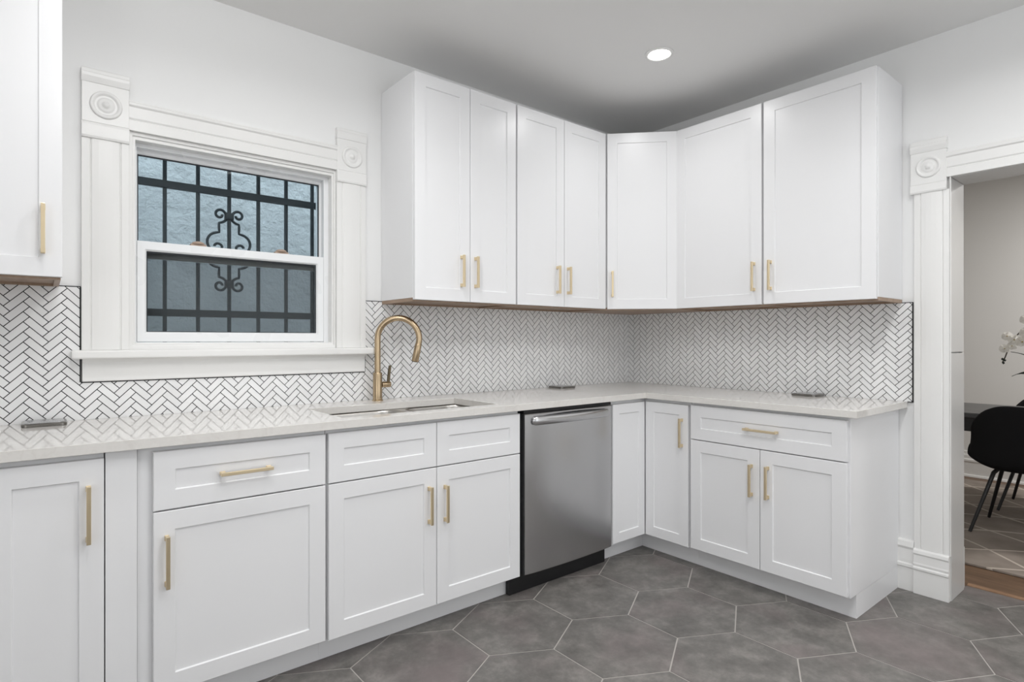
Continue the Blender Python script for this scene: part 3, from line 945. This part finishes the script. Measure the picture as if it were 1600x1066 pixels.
s = put('spray_head', bm, M['bronze'], fa, smooth=True)
bm = bmesh.new()
lathe(bm, p_end + dirv * 0.0875, [(0.0135, 0), (0.0135, 0.0025), (0.0, 0.0025)], 24, dirv)
put('nozzle', bm, M['bronze_dark'], s, smooth=True)
bm = bmesh.new()
hx = Vector((1, 0.0, 0))
lathe(bm, Vector((FXc + 0.021, FYc, 0.992)), [(0.0145, 0), (0.0145, 0.026), (0.0135, 0.027), (0.0135, 0.0285), (0.0148, 0.0295), (0.0148, 0.045), (0.0135, 0.047)], 26, hx)
hh = put('valve', bm, M['bronze'], fa, smooth=True)
bm = bmesh.new()
hb = Vector((FXc + 0.058, FYc, 1.000))
loops = []
for t in range(6):
    q = t / 5
    c_ = hb + Vector((0.006 * q + 0.004 * q * q, 0, 0.086 * q))
    w = 0.0065 - 0.0012 * q; dpt = 0.0075
    loops.append([c_ + Vector((sx * w, sy * dpt, 0)) for sx, sy in ((-1, -1), (1, -1), (1, 1), (-1, 1))])
loft(bm, loops)
k = put('lever', bm, M['bronze_dark'], hh, bevel=0.003, seg=3)
k['label'] = 'dark bronze upright lever'

# pop-up outlets: small square steel plates on the counter
def outlet(cx, cy, rz, label, grp='steel plates on the countertop'):
    c = tag(empty('pop_up_outlet', (cx, cy, ZC)), label, 'counter outlet', grp)
    bm = bmesh.new()
    def rr(s, z): return [Vector((cx, cy, 0)) + Matrix.Rotation(rz, 3, 'Z') @ (p - Vector((0, 0, 0))) for p in rrect(-s, s, -s, s, 0.016, z, 6)]
    loft(bm, [rr(.0615, ZC + .0002), rr(.063, ZC + .0015), rr(.063, ZC + .0095), rr(.0605, ZC + .0115), rr(.056, ZC + .0118)])
    put('rim', bm, M['rim'], c, smooth=True, sharp=40)
    bm = bmesh.new()
    loft(bm, [rr(.0535, ZC + .0119), rr(.0535, ZC + .0128), rr(.0525, ZC + .0133)])
    put('lid', bm, M['steel'], c, smooth=True, sharp=40)


outlet(-3.288, -0.075, 0.0, 'square steel plate lying on the countertop left of the window')
outlet(-0.757, -0.088, 0.0, 'square steel plate lying on the countertop above the dishwasher')
outlet(-0.076, -1.270, 0.0, 'square steel plate lying on the short countertop near its doorway end')

# ------------------------------------------------------------------ dishwasher
dw = tag(empty('dishwasher', (-1.21, -0.3, 0)), 'stainless dishwasher between the sink cabinet and the corner cabinet', 'dishwasher')
bm = nb((-1.538, -0.893, 0.01, 0.575, 0.085, ZCB - .001), T=TA)
put('tub', bm, M['black'], dw)
put('control_strip', nb((-1.516, -0.897, 0.575, 0.604, 0.863, 0.878), T=TA), M['black'], dw, bevel=0.001)
put('kick_plate', nb((-1.566, -0.893, 0.530, 0.556, 0.002, 0.100), T=TA), M['black'], dw)
# door: slightly bowed stainless sheet with rounded vertical edges
bm = bmesh.new()
x0, x1, z0, z1 = -1.512, -0.896, 0.098, 0.861
N = 26
prof = []
for i in range(N + 1):
    q = i / N
    x = x0 + (x1 - x0) * q
    e = min(q, 1 - q) * (x1 - x0)
    dd = 0.606 + 0.012 * (1 - (2 * q - 1) ** 2) ** 0.8
    prof.append((x, dd))
loopz = []
for z in (z0, z0 + .004, z0 + .2, z0 + .4, z1 - .1, z1 - .004, z1):
    k = -0.003 if z in (z0, z1) else 0.0
    loopz.append([TA(x, d_ + k, z) for x, d_ in prof] + [TA(x1, 0.577, z), TA(x0, 0.577, z)])
loft(bm, loopz)
dd_ = put('door', bm, M['steel'], dw, smooth=True, sharp=30)
# curved handle lip across the top
bm = bmesh.new()
loops = []
hx0, hx1, hz = -1.474, -0.932, 0.826
for i in range(49):
    q = 0.5 - 0.5 * math.cos(math.pi * i / 48)
    x = hx0 + (hx1 - hx0) * q
    e = min(q, 1 - q) / 0.034
    sc_ = math.sqrt(max(0.0, 1 - (1 - min(e, 1.0)) ** 2)) if e < 1 else 1.0
    sc_ = max(sc_, 0.12)
    base = 0.606 + 0.012 * (1 - (2 * (x - x0) / (x1 - x0) - 1) ** 2) ** 0.8
    prot = 0.034 * (0.45 + 0.55 * (1 - (2 * q - 1) ** 2) ** 0.5)
    lp = []
    for kx in range(16):
        a = 2 * math.pi * kx / 16
        lp.append(TA(x, base + prot * 0.5 + prot * 0.5 * math.cos(a) * sc_, hz + 0.021 * sc_ * math.sin(a)))
    loops.append(lp)
loft(bm, loops)
h = put('handle', bm, M['steel'], dd_, smooth=True, sharp=50)

bm = bmesh.new()
lp = []
for q in [i / 20 for i in range(21)]:
    x = -1.40 + 0.45 * q; lp.append((x, hz + 0.0205, hz + 0.0205 + 0.0075 * math.sin(math.pi * q) ** 0.7))
def fd(x): return 0.6065 + 0.012 * (1 - (2 * (x - x0) / (x1 - x0) - 1) ** 2) ** 0.8
loft(bm, [[TA(x, fd(x), a), TA(x, fd(x), b + .0005), TA(x, fd(x) - .004, b + .0005), TA(x, fd(x) - .004, a)] for x, a, b in lp])
put('grip_pocket_shade', bm, M['black'], dd_)  # black sliver painted as the shadow in the recess above the handle

# ------------------------------------------------------------------ recessed downlight in view
lx, ly, _ = LEDS[0]
rl = tag(empty('recessed_light', (lx, ly, H_CEIL)), 'small round lit downlight in the ceiling above the corner cabinets', 'ceiling light')
bm = bmesh.new()
lathe(bm, (lx, ly, H_CEIL), [(0.056, 0.0), (0.070, -0.0005), (0.070, -0.004), (0.060, -0.008), (0.054, -0.006), (0.054, -0.0005)], 40, cap0=False, cap1=False)
put('trim_ring', bm, M['trim'], rl, smooth=True)
bm = bmesh.new()
lathe(bm, (lx, ly, H_CEIL), [(0.0535, -0.001), (0.0535, -0.006), (0.045, -0.0085), (0.0, -0.0095)], 36)
put('lens', bm, M['lens'], rl, smooth=True)

# ------------------------------------------------------------------ dining room
rug = tag(put('area_rug', nb((0.605, 2.95, -3.6, -0.6, 0.0, 0.012)), M['rug'], bevel=0.003), 'taupe rug with pale crossing lines under the dining table', 'rug')

tb = tag(empty('dining_table', (1.67, -2.1, 0.012)), 'dark dining table seen through the doorway behind the black chair', 'table')
bm = bmesh.new()
loft(bm, [rrect(1.296 + i, 2.040 - i, -2.85 + i, -1.30 - i, 0.05, z) for i, z in ((0.006, 0.716), (0, 0.722), (0, 0.744), (0.006, 0.750))])
put('tabletop', bm, M['tablewood'], tb)
put('apron', nb((1.33, 2.0, -2.8, -1.36, 0.63, 0.7155)), M['blackmetal'], tb)
for lx_, ly_ in ((1.365, -1.40), (1.965, -1.40), (1.365, -2.76), (1.965, -2.76)):
    bm = bmesh.new()
    tube(bm, [(lx_ + (-.0 if lx_ < 1.6 else .0), ly_, 0.6295), (lx_, ly_ + (0.05 if ly_ > -2 else -.05), 0.0165)], [0.032, 0.014], 16)
    put('leg', bm, M['blackmetal'], tb, smooth=True)


def tub_chair(cx, cy, face, label, grp):
    """Black shell chair; face = +1 looks to +x, -1 to -x."""
    c = tag(empty('dining_chair', (cx, cy, 0.0125)), label, 'chair', grp)
    bm = bmesh.new()
    nu, nv = 20, 22
    rows = []
    for j in range(nv + 1):
        v = j / nv
        # spine profile: from the front seat edge back and up to the top of the backrest
        if v < 0.45:
            q = v / 0.45; f = 0.23 - 0.40 * q; z = 0.455 - 0.035 * q - 0.015 * math.sin(q * pi)
        elif v < 0.62:
            q = (v - 0.45) / 0.17; a = q * pi / 2 * 0.86
            f = -0.17 - 0.075 * math.sin(a); z = 0.42 + 0.075 * (1 - math.cos(a))
        else:
            q = (v - 0.62) / 0.38; f = -0.243 - 0.055 * q; z = 0.478 + 0.345 * q
        row = []
        for i in range(nu + 1):
            u = 2 * i / nu - 1
            s = abs(u)
            back = min(max((v - 0.35) / 0.3, 0), 1)
            wdt = 0.235 + 0.035 * math.sin(min(v / 0.75, 1) * pi) + 0.01 * back
            topr = max(0.0, (v - 0.80) / 0.20)
            wd = wdt * (1 - 0.30 * topr ** 2)
            y = math.copysign(wd * (s ** 0.92), u) if s > 0 else 0.0
            rise = (0.15 * (1 - back) * (0.25 + 0.75 * min(v / 0.4, 1))) * s ** 3.2
            wrap = 0.105 * back * s ** 2.6 * (1 - 0.35 * topr)
            drop = -0.055 * topr * s ** 3
            row.append(bm.verts.new(Vector((cx + face * (f + wrap), cy + y, z + rise + drop))))
        rows.append(row)
    for a, b in zip(rows, rows[1:]):
        for i in range(nu): bm.faces.new((a[i], a[i + 1], b[i + 1], b[i]))
    sh = put('shell', bm, M['blackchair'], c, smooth=True, sharp=80)
    md = sh.modifiers.new('thick', 'SOLIDIFY'); md.thickness = 0.022; md.offset = 0
    md = sh.modifiers.new('sub', 'SUBSURF'); md.levels = 1; md.render_levels = 1
    for sx, sy in ((-1, 1), (1, 1), (-1, -1), (1, -1)):
        bm = bmesh.new()
        tube(bm, [(cx + face * sx * 0.10, cy + sy * 0.13, 0.405), (cx + face * sx * 0.12, cy + sy * 0.145, 0.385), (cx + face * sx * 0.235, cy + sy * 0.238, 0.0185)], [0.012, 0.012, 0.009], 12)
        put('leg', bm, M['blackmetal'], c, smooth=True)
    return c


tub_chair(1.462, -1.915, 1, 'black shell chair with its back towards the doorway, nearest the kitchen', 'black dining chairs')
tub_chair(2.178, -1.915, -1, 'black shell chair on the far side of the dining table', 'black dining chairs')

# orchid on the table
OX, OY = 1.70, -2.10
orc = tag(empty('potted_orchid', (OX, OY, 0.750)), 'white flowering orchid on the dining table at the right edge', 'orchid')
bm = bmesh.new()
lathe(bm, (OX, OY, 0.7503), [(0.055, 0), (0.075, 0.02), (0.088, 0.09), (0.090, 0.13), (0.082, 0.13), (0.078, 0.10), (0.0, 0.095)], 32)
put('pot', bm, M['pot'], orc, smooth=True)


def petal(bm, c, n, up, L, w):
    n = n.normalized(); up = (up - n * up.dot(n)).normalized(); s = up.cross(n)
    ctr = bm.verts.new(c + n * 0.002)
    ring = []
    for i in range(9):
        a = math.pi * (i / 8)
        ring.append((w * math.sin(a), L * (0.5 - 0.5 * math.cos(a))))
    pts = [c + s * x + up * y + n * (0.35 * y * y / L - 0.25 * x * x / w) for x, y in ring] + [c - s * x + up * y + n * (0.35 * y * y / L - 0.25 * x * x / w) for x, y in reversed(ring[1:-1])]
    vs = [bm.verts.new(p) for p in pts]
    mid = bm.verts.new(c + up * L * 0.55 + n * 0.004)
    for i in range(len(vs)): bm.faces.new((mid, vs[i], vs[(i + 1) % len(vs)]))
    bm.verts.remove(ctr)


def flower(c, n, size):
    bm = bmesh.new()
    up = Vector((0, 0.2, 1))
    n = n.normalized(); up = (up - n * up.dot(n)).normalized()
    for k, (ang, L, w) in enumerate(((0, 1, .48), (72, 1.0, .78), (-72, 1.0, .78), (142, .95, .45), (-142, .95, .45))):
        d_ = Matrix.Rotation(math.radians(ang), 3, n) @ up
        petal(bm, c + n * (0.002 * k), n, d_, L * size, w * size)
    f = put('flower', bm, M['rosewhite'], orc, smooth=True, sharp=80)
    bm = bmesh.new()
    lathe(bm, c, [(size * .10, 0), (size * .16, size * .2), (0.0, size * .36)], 8, n)
    put('lip', bm, M['lip'], f)


M['lip'] = mat('orchid_lip', (0.55, 0.45, 0.22), 0.6)
view = Vector((-0.9, -0.1, 0.1))
# arching flower spray reaching towards the kitchen side
sp = [(OX, OY, 0.84), (OX - .01, OY + .02, 1.05), (OX - .02, OY + .06, 1.25), (OX - .025, OY + .14, 1.345), (OX - .03, OY + .225, 1.31), (OX - .03, OY + .285, 1.232), (OX - .03, OY + .315, 1.165), (OX - .03, OY + .337, 1.09), (OX - .03, OY + .349, 1.062)]
sm = []
for a, b in zip(sp, sp[1:]):
    for k in range(4):
        q = k / 4; sm.append(Vector(a).lerp(Vector(b), q))
sm.append(Vector(sp[-1]))
for _ in range(2): sm = [sm[0]] + [(sm[i - 1] + sm[i] * 2 + sm[i + 1]) / 4 for i in range(1, len(sm) - 1)] + [sm[-1]]
bm = bmesh.new(); tube(bm, sm, 0.0035, 8)
put('stem', bm, M['stem'], orc, smooth=True)
sp2 = [Vector((OX + .02, OY, 0.84)), Vector((OX + .02, OY - .01, 1.1)), Vector((OX, OY + .05, 1.42)), Vector((OX - .01, OY + .16, 1.50)), Vector((OX - .02, OY + .23, 1.44))]
bm = bmesh.new(); tube(bm, sp2, 0.0035, 8)
put('stem', bm, M['stem'], orc, smooth=True)
for p, s_ in (((1.665, -1.776, 1.238), .030), ((1.66, -1.815, 1.215), .034), ((1.66, -1.766, 1.155), .030), ((1.66, -1.80, 1.172), .028), ((1.66, -1.85, 1.20), .036), ((1.66, -1.865, 1.26), .034), ((1.655, -1.89, 1.22), .036), ((1.67, -1.865, 1.345), .032), ((1.67, -1.90, 1.40), .036), ((1.67, -1.92, 1.31), .034), ((1.67, -1.95, 1.44), .034)):
    flower(Vector(p), view + Vector((0, random.uniform(-.4, .4), random.uniform(-.3, .2))), s_)
for p in ((1.67, -1.757, 1.060), (1.67, -1.764, 1.078), (1.67, -1.752, 1.085)):
    bm = bmesh.new(); lathe(bm, Vector(p) + Vector((0, 0, -.008)), [(0.001, 0), (0.007, 0.006), (0.007, 0.012), (0.001, 0.018)], 10)
    put('bud', bm, M['leaf'], orc, smooth=True)


def leaf(tip, base, w, droop):
    bm = bmesh.new()
    b, t = Vector(base), Vector(tip)
    loops = []
    n = 12
    side = (t - b).cross(Vector((0, 0, 1))).normalized()
    for i in range(n + 1):
        q = i / n
        p = b.lerp(t, q) + Vector((0, 0, droop * math.sin(q * pi)))
        ww = w * math.sin(min(q * 1.05 + 0.08, 1.0) * pi) ** 0.7 + 0.001
        loops.append([p - side * ww - Vector((0, 0, ww * .75)), p + Vector((0, 0, .002)), p + side * ww - Vector((0, 0, ww * .75)), p + Vector((0, 0, -.002))])
    loft(bm, loops)
    put('leaf', bm, M['leaf'], orc, smooth=True, sharp=70)


leaf((1.66, -1.800, 0.975), (OX, OY + .01, 0.88), 0.045, 0.085)
leaf((1.66, -1.795, 1.135), (OX, OY + .01, 0.86), 0.012, 0.07)
leaf((1.66, -1.790, 1.195), (OX, OY + .01, 0.86), 0.009, 0.12)
leaf((1.64, -2.36, 0.98), (OX, OY - .01, 0.86), 0.040, 0.06)
leaf((1.50, -2.12, 0.97), (OX - .01, OY, 0.86), 0.034, 0.05)
